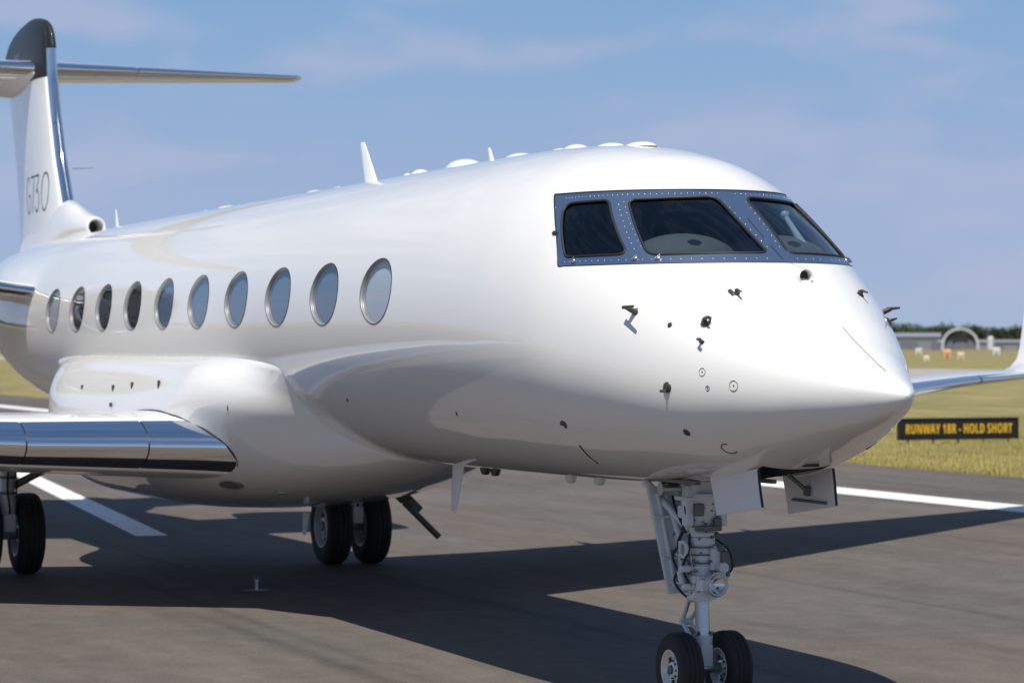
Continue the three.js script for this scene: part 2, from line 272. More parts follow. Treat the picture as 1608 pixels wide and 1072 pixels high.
// ---- flight deck
const deckFrame = part('windshield_frame', soup(band, -.003), M.frame);
const cockPath = (poly, off, n = 3) => { const pts = []; for (let i = 0; i < poly.length; i++) { const a = poly[i], b = poly[(i + 1) % poly.length], m = Math.max(1, Math.round(Math.hypot((b[0] - a[0]) * 1.4, b[1] - a[1]) / .05)); for (let k = 0; k < m; k++) { const u = mix(a[0], b[0], k / m), y = mix(a[1], b[1], k / m); pts.push(cock(u, y).addScaledVector(cockN(u, y), off)); } } return pts; };
part('gap_seal', tube(cockPath(bandPoly, -.002), .0055, true), M.dark, deckFrame);
for (const [name, poly, inn] of panes) { const p = part(name, soup(inn, -.012), M.glass); part('gasket', tube(cockPath(poly, -.003), .0105, true, poly.length * 8), M.seal, p); }
{ // rivets along the frame, joined: each is a pixel or two
  const list = [], put = (a, y, r = .006) => { const p = cock(a, y), n = cockN(a, y); list.push(new THREE.SphereGeometry(r, 6, 3, 0, Math.PI * 2, 0, Math.PI / 2).scale(1, .55, 1).applyQuaternion(new THREE.Quaternion().setFromUnitVectors(V(0, 1, 0), n)).translate(p.x + n.x * -.003, p.y + n.y * -.003, p.z + n.z * -.003)); };
  for (const sg of [1, -1]) {
    for (let a = 3; a < 60; a += 1.9) { if (a < 60) put(sg * a * D, 3.697 - .0002 * a); if (a < 49) put(sg * a * D, 3.204); }
    for (let k = 0; k < 9; k++) { const y = 3.28 + k * .042; put(sg * mix(27.2, 34.4, (y - 3.24) / .4) * D, y); put(sg * mix(25.6, 32.8, (y - 3.24) / .4) * D, y + .02, .005); put(sg * mix(1.1, 3.4, (y - 3.24) / .4) * D, y + .01); put(sg * mix(53, 64, (y - 3.24) / .4) * D, y); }
  }
  const rv = part('rivet_rows', merged(list), M.rivet, deckFrame); rv.userData.kind = 'stuff';
}
for (const sg of [1, -1]) for (const [a, y] of [[45, 3.205], [27.4, 3.212], [22.5, 3.21]]) { // small latches on the lower sill
  const p = cock(a * D * sg, y), n = cockN(a * D * sg, y), qn = new THREE.Quaternion().setFromUnitVectors(V(0, 1, 0), n);
  part('latch', merged([lathe([[0, .012], [.014, .012], [.018, .004], [.02, 0]], 12), box(.008, .012, .05, 0, .014, 0, .003)]).applyQuaternion(qn).translate(p.x, p.y, p.z), M.rivet, deckFrame);
}
{ const p = cock(56 * D, 3.42), n = cockN(56 * D, 3.42); part('handle', box(.05, .03, .02, 0, 0, 0, .008).applyQuaternion(new THREE.Quaternion().setFromUnitVectors(V(0, 0, 1), n)).translate(p.x + n.x * .008, p.y, p.z + n.z * .008), M.dark, deckFrame); }
for (const [y0, y1] of [[3.20, 3.30], [3.36, 3.50]]) part('post_seam', tube([0, .25, .5, .75, 1].map((t) => { const y = mix(y0, y1, t), a = mix(.2, .9, (y - 3.2) / .4) * D; return cock(a, y).addScaledVector(cockN(a, y), -.002); }), .003), M.dark, deckFrame);
// interior seen through the panes
{
  const coam = new THREE.SphereGeometry(1, 36, 18, 0, Math.PI * 2, 0, Math.PI / 2);
  for (const sg of [1, -1]) { const g = part('glareshield', coam.clone().scale(.34, .20, .40).translate(-2.52, 3.20, sg * .36), M.coaming); part('instrument_hood', new THREE.SphereGeometry(1, 20, 10, 0, Math.PI * 2, 0, Math.PI / 2).scale(.14, .09, .16).translate(-2.36, 3.27, sg * .38), M.cockpit, g); }
  part('cockpit_floor', new THREE.CylinderGeometry(.96, .96, .02, 32).translate(-2.95, 3.06, 0).scale(1, 1, .98), M.cockpit);
  part('cockpit_bulkhead', new THREE.CylinderGeometry(1.16, 1.16, .03, 36).rotateZ(Math.PI / 2).scale(1, .98, .94).translate(-4.05, 2.95, 0), M.cockpit);
  for (const sg of [1, -1]) {
    const sh = part('pilot_seat', new RoundedBoxGeometry(.16, .42, .46, 3, .07).rotateZ(.18).translate(-3.22, 3.24, sg * .48), M.cockpit);
    part('headrest', new RoundedBoxGeometry(.12, .2, .26, 3, .055).rotateZ(.15).translate(-3.27, 3.56, sg * .48), M.coaming, sh);
    if (sg < 0) part("guidance_display_arm", merged([bar(V(-2.60, 3.53, -.5), V(-2.33, 3.32, -.5), .018, .03), new THREE.SphereGeometry(.035, 12, 8).translate(-2.62, 3.55, -.5)]), M.paint2);
  }
}
// ---- cabin windows
const shadeOf = ['shadePale', 'shade', 'shade', 'shade', 'shade', 'shade', 'shadeDark', 'shadeDark', 'shadeDark', 'shadePale'];
function ovalRing(s, k, dep, sg, n = 48) { return Array.from({ length: n }, (_, i) => { const a = i / n * 2 * Math.PI, ss = s + WA * k * Math.cos(a), y = winY + WB * k * Math.sin(a); return side(ss, y, sg).addScaledVector(sideN(ss, y, sg), dep); }); }
function ovalDisc(s, k, dep, sg) { const rings = []; for (const f of [.02, .25, .5, .75, .9, 1]) rings.push(ovalRing(s, k * f, dep, sg)); return loft(rings, true, true); }
winS.forEach((s, k) => { for (const sg of [1, -1]) {
  const w = part('cabin_window', loft([ovalRing(s, 1.014, .0015, sg), ovalRing(s, 1.0, .003, sg), ovalRing(s, .988, -.003, sg), ovalRing(s, .98, -.010, sg), ovalRing(s, .965, -.013, sg), ovalRing(s, .955, -.020, sg), ovalRing(s, .95, -.04, sg)]), M.reveal);
  part('gasket', loft([ovalRing(s, 1.026, .001, sg), ovalRing(s, 1.016, .0042, sg), ovalRing(s, 1.0, .0035, sg)]), M.dark, w);
  part('pane', ovalDisc(s, .97, -.0165, sg), M.winGlass, w);
  part('shade', ovalDisc(s, .975, -.045, sg), M[shadeOf[k]], w);
} });

const fairRings = [];
function fairHalf(s, y) { const h = fairRings[clamp(Math.round((s - 7) / .09), 0, fairRings.length - 1)]; let z = 0; for (let k = 0; k < 64; k++) { const a = h[k], b = h[k + 1]; if ((a.y - y) * (b.y - y) <= 0) z = Math.max(z, mix(a.z, b.z, Math.abs(a.y - b.y) < 1e-6 ? 0 : (a.y - y) / (a.y - b.y))); } return z; }
// ---- belly fairing: grows out of the fuselage at a seam, boxy over the wing, closes ahead of the engines
{
  const prfl = [[1.30, 2.50], [1.42, 2.475], [1.56, 2.40], [1.68, 2.24], [1.755, 2.0], [1.77, 1.71], [1.70, 1.415], [1.54, 1.165], [1.28, .993], [.95, .895], [.5, .847], [0, .832]];
  const zs = pchip(prfl.map((_, i) => i), prfl.map((p) => -p[0])), ys = pchip(prfl.map((_, i) => i), prfl.map((p) => -p[1]));
  const seamAt = pchip([14, 20, 35, 44, 52, 58, 66, 73, 82, 90], [9.35, 9.13, 9.08, 9.0, 8.88, 8.70, 8.46, 8.28, 8.12, 8.05]);
  const rings = fairRings, K = 64, st = []; for (let s = 7.0; s <= 19.6; s += .09) st.push(s);
  for (const s of st) {
    const half = [];
    for (let k = 0; k <= K; k++) {
      const f = k / K, ph = mix(14, 90, f ** .9), F = skin(s, -ph * D), N = V(0, F.y - prof(s)[3], F.z * .9).normalize();
      const q = V(-s, -ys(f * (prfl.length - 1)), -zs(f * (prfl.length - 1)));
      const u = clamp((s - seamAt(ph)) / mix(2.3, 6.3, smooth(36, 82, ph))), fw = s < seamAt(ph) ? 0 : 1 - (1 - u) ** 1.65;
      const e = clamp((19.15 - s) / 2.6), bk = 1 - (1 - e) ** 2.6;
      const t = fw * bk; F.addScaledVector(N, mix(-.03, 0, smooth(0, .03, t)));
      const p = F.lerp(q, t); p.addScaledVector(N, -.05 * (1 - smooth(0, .07, f)) - .02 * (1 - smooth(.0, .25, t))); half.push(p);
    }
    const other = half.slice(0, K).reverse().map((p) => V(p.x, p.y, -p.z)); rings.push([...half, ...other]);
  }
  const fair = part('belly_fairing', loft(rings, false), M.paint);
  // flush landing light and drain in the lower side, small vents along the shoulder
  const onFair = (s, y) => { const i = clamp(Math.round((s - 7) / .09), 1, rings.length - 2), h = rings[i]; let k = 8; while (k < K - 8 && h[k + 1].y > y) k++; const t = clamp((h[k].y - y) / (h[k].y - h[k + 1].y)), p = h[k].clone().lerp(h[k + 1], t), n = h[k + 1].clone().sub(h[k]).cross(rings[i + 1][k].clone().sub(rings[i - 1][k])).normalize(); if (n.z < 0) n.negate(); return [p, n]; };
  const seat = (g, s, y) => { const [p, n] = onFair(s, y); const X = V(1, 0, 0).addScaledVector(n, -n.x).normalize(), Zc = X.clone().cross(n); return g.applyMatrix4(new THREE.Matrix4().makeBasis(X, n, Zc)).translate(p.x, p.y, p.z); };
  const ll = part('landing_light', seat(lathe([[.155, .003], [.165, .012], [.18, .012], [.19, -.004]], 36).scale(1.35, 1, .55), 11.35, 1.23), M.reveal, fair); ll.userData.label = 'oval flush landing light';
  part('light_cover', seat(lathe([[0, .007], [.158, .004]], 36).scale(1.35, 1, .55), 11.35, 1.23), M.lampGlass, fair);
  part('drain_ring', seat(new THREE.TorusGeometry(.045, .014, 8, 24).rotateX(Math.PI / 2), 11.0, 1.155), M.reveal, fair); part('drain_hole', seat(lathe([[0, .008], [.034, .006]], 16), 11.0, 1.155), M.dark, fair);
  for (const [s, y, z, h] of [[12.2, 2.22, 1.70, .09], [13.3, 2.2, 1.71, .07], [14.1, 2.16, 1.725, .07], [14.0, 1.98, 1.775, .05], [15.6, 2.15, 1.725, .05], [10.3, 2.05, 1.50, .11]]) part('vent_slot', box(.03, h, .03, -s, y, z, .01), M.probe, fair);
}

// ---- lifting surfaces
function foilY(u, t) { return 5 * t * (.2969 * Math.sqrt(u) - .126 * u - .3516 * u * u + .2843 * u ** 3 - .1036 * u ** 4); }
// station: {p: leading edge point, c: chord, t: thickness ratio, up: unit vector of thickness, inc: incidence}
function foilRing(S, u0, u1, n = 16) { // upper u1..u0, then lower u0..u1 (open strip when u0 = 0, closes round the nose)
  const us = []; for (let i = 0; i <= n; i++) us.push(u0 + (u1 - u0) * (i / n) ** (u0 === 0 ? 2 : 1.2));
  const P = (u, sg) => { const h = foilY(u, S.t) * S.c * sg * (sg < 0 ? .92 : 1.08); return V(S.p.x - u * S.c * Math.cos(S.inc || 0), S.p.y - u * S.c * Math.sin(S.inc || 0), S.p.z).addScaledVector(S.up, h); };
  if (u0 === 0) return [...us.slice().reverse().map((u) => P(u, 1)), ...us.slice(1).map((u) => P(u, -1))];
  return { up: us.map((u) => P(u, 1)), lo: us.map((u) => P(u, -1)) };
}
function surface(name, stations, uL, mat, leMat, leFrom = 0, leTo = stations.length) {
  const A = stations.map((S) => foilRing(S, uL, 1));
  const rings = A.map(({ up, lo }) => [...up.slice().reverse(), ...lo]);
  const g = [loft(rings, true), loft([rings[rings.length - 1], rings[rings.length - 1].map((p, i, a) => p.clone().lerp(a[a.length - 1 - i], .5))], true)];
  const w = part(name, merged(g), mat);
  return w;
}
const foilStrip = (stations, uL, n = 14) => loft(stations.map((S) => foilRing(S, 0, uL, n)), false, false, false);
function interp(table, v) { let k = 0; while (k < table.length - 2 && v > table[k + 1][0]) k++; const a = table[k], b = table[k + 1], t = clamp((v - a[0]) / (b[0] - a[0])); return a.map((x, i) => mix(x, b[i], t)); }

for (const sg of [1, -1]) {
  // |z|, LE station, LE height, chord, t/c
  const T = [[.5, 10.0, 1.60, 6.3, .125], [1.6, 10.70, 1.63, 5.75, .122], [3.4, 11.80, 1.64, 5.05, .118], [6, 13.95, 1.76, 4.0, .110], [9, 16.42, 1.95, 3.05, .105], [12, 18.88, 2.12, 2.15, .10], [14.35, 20.81, 2.19, 1.52, .10]].map(([z, s, y, c, t]) => { const o = sg < 0 ? .08 : 0; return [z, s + o, y, c - o, t]; });
  const st = []; for (let k = 0; k <= 26; k++) { const [z, s, y, c, t] = interp(T, mix(.5, 14.35, k / 26)); st.push({ p: V(-s, y, sg * z), c, t, up: V(0, 1, 0), inc: .035 * (1 - z / 14) }); }
  const wo = sg < 0 ? .08 : 0, W = [[14.62, 21.03, 2.215, 1.43, 12], [14.88, 21.25, 2.29, 1.33, 32], [15.06, 21.45, 2.42, 1.22, 52], [15.18, 21.67, 2.62, 1.10, 66], [15.32, 21.97, 2.95, .94, 72], [15.48, 22.3, 3.35, .77, 73], [15.62, 22.62, 3.72, .6, 73]].map(([z, s, ...r]) => [z, s + wo, ...r]);
  for (const [z, s, y, c, ang] of W) st.push({ p: V(-s, y, sg * z), c, t: .10, up: V(0, Math.cos(ang * D), -sg * Math.sin(ang * D)), inc: 0 });
  const uL = .075, w = surface('wing', st, uL, M.paint, M.chrome);
  const cut = [0, 3, 5, 7, 12, 17, 22, 27, st.length - 1]; // chromed leading edge in panels with open joints
  for (let k = 0; k + 1 < cut.length; k++) {
    const seg = []; for (let j = cut[k]; j <= cut[k + 1]; j++) { const S = st[j]; const e = j === cut[k] && k ? .008 : j === cut[k + 1] ? -.008 : 0; seg.push({ ...S, p: S.p.clone().setZ(S.p.z + sg * e), c: S.c * 1.0008 }); }
    part('leading_edge', foilStrip(seg, uL), M.chrome, w);
  }
  // dark joint behind the leading-edge panels and the root seal
  part('leading_edge_spar', foilStrip(st.map((S) => ({ ...S, p: S.p.clone().add(V(-.012, 0, 0)), t: S.t * .965 })), uL * 1.02), M.dark, w);
  { // rubber seal where the wing comes out of the fairing
    const pts = [], at = (u, e, z) => { const [, s0, y0, c, t] = interp(T, z), inc = .035 * (1 - z / 14), h = foilY(u, t) * c * e * (e < 0 ? .92 : 1.08); return V(-(s0 + u * c * Math.cos(inc)), y0 - u * c * Math.sin(inc) + h, z); };
    for (const [u, e] of [...[.42, .36, .30, .24, .19, .145, .105, .075, .05, .03, .016, .007, .002].map((u) => [u, 1]), ...[.0005, .004, .010, .02, .035].map((u) => [u, -1])]) { let lo = 1.0, hi = 2.3; for (let i = 0; i < 26; i++) { const m = (lo + hi) / 2, q = at(u, e, m); m < fairHalf(-q.x, q.y) ? lo = m : hi = m; } const q = at(u, e, lo); q.z *= sg; pts.push(q); }
    part('root_seal', tube(pts, .010, false, 90, 6), M.seal, w);
  }
  // flap track fairings under the trailing edge
  for (const z of [5.2, 8.3]) { const [, s, y, c] = interp(T, z); const rings = []; for (let k = 0; k <= 12; k++) { const f = k / 12, r = .14 * Math.sin(Math.PI * clamp(f, .02, .98)) ** .6; rings.push(Array.from({ length: 14 }, (_, i) => V(-(s + c * .62 + f * c * .5), y - .16 + r * 1.1 * Math.sin(i / 14 * 2 * Math.PI), sg * z + r * .7 * Math.cos(i / 14 * 2 * Math.PI)))); } part('flap_track_fairing', loft(rings, true, true, true), M.paint, w); }
  // shallow fairing pad under the root where the leg folds
  part('gear_bay_pad', box(1.5, .05, .5, -15.4, 1.30, sg * 2.35, .02), M.paint2, w);
}
// ---- tail
{
  const T = [[3.7, 22.9, 27.55, .38], [4.3, 23.62, 27.62, .37], [4.65, 23.98, 27.68, .36], [5.35, 24.50, 27.90, .345], [6.03, 24.86, 28.20, .33], [6.61, 25.11, 28.5, .32], [7.09, 25.2, 28.85, .30], [7.27, 25.27, 28.8, .27], [7.41, 25.42, 28.55, .23], [7.51, 25.68, 28.2, .175], [7.58, 26.05, 27.75, .12], [7.62, 26.45, 27.2, .05]];
  const mk = (y0, y1, n) => { const st = []; for (let k = 0; k <= n; k++) { const y = mix(y0, y1, k / n), [, a, b, t] = interp(T, y), c = b - a; st.push({ p: V(-a, y, 0), c, t: t / c, up: V(0, 0, 1), inc: 0 }); } return st; };
  const fin = surface('vertical_fin', mk(3.7, 6.62, 30), .034, M.paint);
  const capS = mk(6.62, 7.62, 30); const closed = (st) => merged([loft(st.map((S) => { const r = foilRing(S, .034, 1); return [...r.up.slice().reverse(), ...r.lo]; }), true, false, true)]);
  const cap = part('fin_cap', merged([closed(capS), foilStrip(mk(7.06, 7.62, 18), .034)]), M.black, fin);
  part('cap_panel', merged([box(.9, .34, .02, -27.0, 6.98, .13, .01)]), new THREE.MeshStandardMaterial({ color: lin(.045, .05, .05), roughness: .4 }), cap);
  part('leading_edge', foilStrip(mk(4.62, 5.9, 10), .034), M.chrome, fin); part('leading_edge', foilStrip(mk(5.91, 7.05, 10), .034), M.chrome, fin);
  part('leading_edge_root', foilStrip(mk(3.7, 4.61, 6), .034), M.paint, fin);
  part('static_wick', bar(V(-24.55, 5.22, -.14), V(-24.35, 5.22, -.42), .006, .003, 6), M.probe, fin);
  for (const sg of [1, -1]) {
    const st = []; for (let k = 0; k <= 18; k++) { const f = k / 18; st.push({ p: V(-mix(25.72, 28.62, f), mix(6.80, 7.10, f), sg * mix(.05, 4.85, f)), c: mix(2.75, 1.2, f), t: mix(.105, .09, f), up: V(0, 1, 0), inc: 0 }); }
    for (const [z, s, c, t] of [[4.93, 28.72, 1.06, .08], [4.99, 28.88, .85, .06], [5.02, 29.1, .55, .03]]) st.push({ p: V(-s, 7.105, sg * z), c, t, up: V(0, 1, 0), inc: 0 });
    const h = surface('horizontal_stabilizer', st, .085, M.paint); part('leading_edge', foilStrip(st.slice(0, 7), .085), M.chrome, h); part('leading_edge', foilStrip(st.slice(6).map((S, i) => i ? S : { ...S, p: S.p.clone().setZ(S.p.z + sg * .012) }), .085), M.chrome, h);
  }
  { const rings = []; for (let k = 0; k <= 20; k++) { const f = k / 20, r = Math.sin(Math.PI * clamp(f * .97 + .012, .01, .99)) ** .55; rings.push(Array.from({ length: 28 }, (_, i) => V(-mix(25.55, 29.2, f), 6.72 + .20 * r * Math.sin(i / 28 * 2 * Math.PI), .36 * r * Math.cos(i / 28 * 2 * Math.PI)))); } part('stabilizer_fairing', loft(rings, true, true, true), M.paint); }
  // ram-air inlet at the foot of the fin, faired into the dorsal fin
  const ring = (s, y, ry, rz) => Array.from({ length: 28 }, (_, i) => V(-s, y + ry * Math.sin(i / 28 * 2 * Math.PI), rz * Math.cos(i / 28 * 2 * Math.PI)));
  const inlet = part('ram_air_inlet', loft([ring(22.75, 4.28, .085, .085), ring(22.42, 4.275, .098, .098), ring(22.385, 4.275, .108, .108), ring(22.37, 4.275, .122, .122), ring(22.385, 4.275, .136, .136), ring(22.5, 4.28, .155, .155), ring(22.9, 4.29, .20, .18), ring(23.4, 4.31, .29, .2), ring(23.9, 4.30, .42, .215), ring(24.6, 4.15, .62, .22), ring(25.6, 4.05, .6, .20), ring(27, 3.95, .4, .14)], true), M.paint);
  part('inlet_throat', new THREE.CircleGeometry(.1, 24).rotateY(Math.PI / 2).translate(-22.72, 4.28, 0), M.dark, inlet);
  // type number on the fin: thin strokes
  const strokes = [];
  const put = (pts) => strokes.push(tube(pts.map(([u, v]) => V(-26.45 + u, 4.62 + v, .0)), .017, false, pts.length * 6, 6).scale(1, 1, .25));
  const arc = (cx, cy, rx, ry, a0, a1, n = 14) => Array.from({ length: n + 1 }, (_, i) => { const a = mix(a0, a1, i / n) * D; return [cx + rx * Math.cos(a), cy + ry * Math.sin(a)]; });
  put([...arc(.19, .28, .19, .27, 40, 340, 20), [.37, .27], [.22, .27]]);
  put([[.47, .54], [.60, .545], [.76, .54]]); put([[.76, .54], [.66, .28], [.56, .01]]);
  put([[.84, .54], [1.0, .545], [1.12, .54]]); put([[1.12, .54], [1.05, .43], [.97, .33], ...arc(.97, .17, .17, .16, 90, -150, 14)]);
  put(arc(1.52, .28, .205, .275, 0, 359, 26));
  const fz = (x, y) => { const [, a, b, t] = interp(T, y), c = b - a; return foilY(clamp((-x - a) / c, .001, 1), t / c) * c * 1.08; };
  const tg = merged(strokes), p = tg.attributes.position; for (let i = 0; i < p.count; i++) p.setZ(i, p.getZ(i) + fz(p.getX(i), p.getY(i)));
  part('fin_number', tg, M.letter, fin);
}
// ---- engines
for (const sg of [1, -1]) {
  const c = V(-20.75, 3.42, sg * 2.68), prof2 = [[.0, .9], [.55, .88], [.66, .35], [.69, .08], [.73, 0], [.775, .05], [.83, .3], [.90, .9], [.93, 1.6], [.90, 2.6], [.80, 3.6], [.66, 4.3], [.60, 4.3], [.0, 3.9]];
  const orient = (g) => g.rotateZ(Math.PI / 2).translate(c.x, c.y, c.z);
  const nac = part('engine_nacelle', orient(lathe(prof2.slice(6), 48)), M.paint);
  part('inlet_lip', orient(lathe(prof2.slice(2, 7), 48)), M.chrome, nac); part('intake_duct', orient(lathe(prof2.slice(0, 3), 48)), M.dark, nac);
  const fan = []; for (let i = 0; i < 20; i++) { const a = i / 20 * 2 * Math.PI; fan.push(box(.03, .44, .12, 0, .36, 0, .005).rotateY(.6).rotateX(a)); } part('fan', merged([...fan, new THREE.ConeGeometry(.16, .3, 20).rotateZ(-Math.PI / 2).translate(.1, 0, 0)]).translate(c.x - .7, c.y, c.z), M.steel, nac);
  const st = [0, .25, .5, .75, 1].map((f) => ({ p: V(-mix(20.42, 20.55, f), mix(3.29, 3.42, f), sg * mix(1.0, 1.95, f)), c: 3.4, t: .075, up: V(0, 1, 0), inc: 0 }));
  const py = surface('engine_pylon', st, .05, M.paint); part('leading_edge', foilStrip(st, .05), M.chrome, py);
}
// ---- antennas and blisters on the crown and the belly
function blade(s, y0, h, c0, c1, lean, mat, name = 'blade_antenna') { // tapered blade; h < 0 hangs below
  const rings = []; for (let k = 0; k <= 8; k++) { const f = k / 8, c = mix(c0, c1, f) * (f > .95 ? .8 : 1), w = c * .11; rings.push(Array.from({ length: 18 }, (_, i) => { const a = i / 18 * 2 * Math.PI; return V(-(s + lean * f) + c / 2 * Math.cos(a), y0 + h * f, w * Math.sin(a) * (1 - .45 * Math.cos(a))); })); }
  return part(name, loft(rings, true, true, true), mat);
}
blade(10.42, 4.17, .46, .36, .13, .32, M.paint); blade(7.16, 4.17, .17, .12, .06, .10, M.paint); blade(21.1, 4.12, .34, .17, .06, .12, M.paint);
function blister(s, len, h, w, y = fTop(Math.sqrt(s))) { return part('antenna_blister', new THREE.SphereGeometry(1, 28, 8, 0, Math.PI * 2, 0, Math.PI / 2).scale(len / 2, h * .62 + .015, w / 2).translate(-s, y - .015, 0), M.paint); }
for (const a of [[7.88, .62, .135, .3], [9.04, .34, .10, .18], [9.4, .17, .075, .1], [6.55, .52, .08, .22], [5.64, .26, .05, .16], [5.31, .34, .07, .2], [4.62, .38, .045, .2], [4.05, .40, .05, .22], [11.5, .3, .06, .14], [12.3, .42, .07, .2], [14.6, .6, .05, .2], [15.6, .5, .07, .3], [16.6, .18, .06, .1], [13.4, .25, .05, .12]]) blister(...a);
blade(8.0, 1.57, -.46, .28, .12, .14, M.paint2); blade(12.6, .86, -.24, .2, .1, .08, M.paint2);
for (const [s, y] of [[7.22, 1.545], [6.98, 1.545], [5.3, 1.56], [4.72, 1.57]]) part('drain_fairing', lathe([[0, -.06], [.03, -.055], [.045, -.02], [.05, .02]], 16).scale(1.3, 1, 1).translate(-s, y, .05), s > 6 ? M.probe : M.paint2);
// ---- probes, vanes and ports on the nose, both sides
for (const sg of [1, -1]) {
  const at = (s, y) => [side(s, y, sg), sideN(s, y, sg)], q = (n) => new THREE.Quaternion().setFromUnitVectors(V(0, 1, 0), n);
  const put = (g, s, y, lift = 0) => { const [p, n] = at(s, y); return g.applyQuaternion(q(n)).translate(p.x + n.x * lift, p.y + n.y * lift, p.z + n.z * lift); };
  { const [p, n] = at(2.03, 2.835), e = p.clone().addScaledVector(n, .09).add(V(-.015, 0, 0)); const g = part('pitot_probe', merged([bar(p, e, .022, .015), bar(e.clone().add(V(-.045, 0, 0)), e.clone().add(V(.12, .006, 0)), .013, .008)]), M.probe); part('mounting_plate', put(lathe([[0, .004], [.026, .004], [.03, 0]], 20), 2.03, 2.835), M.steel, g); }
  { const [p, n] = at(1.45, 2.955); const e = p.clone().addScaledVector(n, .035); part('ice_detector', merged([bar(p, e, .02, .014), bar(e, e.clone().add(V(.07, -.015, 0)), .009, .006), put(box(.07, .012, .03, 0, .004, 0), 1.48, 2.96)]), M.probe); }
  { const [p, n] = at(1.456, 2.766); const e = p.clone().addScaledVector(n, .03); const g = part('angle_vane', merged([put(lathe([[0, .02], [.02, .02], [.032, .01], [.038, 0]], 24), 1.456, 2.766), bar(e, e.clone().add(V(.065, .01, 0)), .011, .006)]), M.probe); part('mounting_plate', put(new THREE.TorusGeometry(.043, .005, 6, 28).rotateX(Math.PI / 2), 1.456, 2.766), M.steel, g); }
  if (sg > 0) { const [p, n] = at(1.413, 2.632); const e = p.clone().addScaledVector(n, .045); part('temperature_probe', merged([bar(p, e, .012, .008), bar(e.clone().add(V(-.012, 0, 0)), e.clone().add(V(.03, 0, 0)), .009, .009), put(box(.045, .01, .028), 1.413, 2.632)]), M.probe); }
  part('static_port', put(lathe([[0, .006], [.016, .006], [.02, 0]], 14), 1.70, 2.745), M.probe);
  for (const [s, y, r] of [[1.355, 2.431, .026], [1.31, 2.325, .016], [1.111, 2.343, .034]]) { const g = part('static_port', put(new THREE.TorusGeometry(r, .0032, 6, 24).rotateX(Math.PI / 2), s, y), M.reveal); part('port_hole', put(new THREE.CylinderGeometry(.006, .006, .004, 8), s, y), M.dark, g); }
  if (sg > 0) { const [p, n] = at(1.643, 2.311); const e = p.clone().addScaledVector(n, .045); part('angle_vane', merged([put(lathe([[0, .014], [.028, .013], [.038, .0]], 24), 1.643, 2.325), bar(p, e, .010, .008), bar(e.clone().add(V(.05, -.008, 0)), e.clone().add(V(-.03, -.004, 0)), .006, .011)]), M.probe); }
  { const g = part('vent_outlet', put(lathe([[0, .004], [.036, .004], [.042, 0]], 20).scale(1.35, 1, .8).rotateY(.5), 3.066, 2.041), M.probe); part('vent_flap', put(box(.08, .01, .03, 0, .010, 0), 3.10, 2.03), M.paint2, g); }
  part('drain_port', put(lathe([[0, .01], [.022, .008], [.03, 0]], 12), 1.628, 2.022), M.probe);
  part('access_cap', put(new THREE.TorusGeometry(.055, .0045, 6, 28, 4.4).rotateX(Math.PI / 2), 1.427, 1.917), M.gearDark);
  part('drain_mast', tube([side(3.12, 1.889, sg), side(3.19, 1.82, sg), side(3.253, 1.752, sg)], .007), M.probe);
  for (const [s, y] of [[5.08, 2.075], [7.71, 2.138]]) part('drain_port', put(box(.05, .01, .018).rotateY(.8), s, y), M.dark);
}
{ // scoop ahead of the windshield, lightning strip on the radome, intake under the chin
  const ring = (s, y, r, ry = r) => Array.from({ length: 24 }, (_, i) => V(-s, y + ry * Math.sin(i / 24 * 2 * Math.PI), -.03 + r * Math.cos(i / 24 * 2 * Math.PI)));
  const g = part('air_scoop', loft([ring(1.57, 3.085, .034), ring(1.415, 3.072, .042), ring(1.40, 3.072, .047), ring(1.405, 3.072, .053), ring(1.47, 3.078, .062), ring(1.6, 3.105, .075, .058), ring(1.74, 3.155, .095, .048), ring(1.92, 3.19, .12, .02)], true), M.paint);
  part('scoop_throat', new THREE.CircleGeometry(.044, 20).rotateY(Math.PI / 2).translate(-1.45, 3.074, -.03), M.dark, g);
  const strip = []; for (let s = .28; s <= .9; s += .06) { const p = skin(s, 92.5 * D); strip.push(p.add(V(0, .001, 0))); } part('lightning_strip', tube(strip, .0035), M.reveal);
  part('chin_intake', box(.16, .02, .10, -1.40, 1.80, -.04, .004).rotateZ(0), M.dark);
}

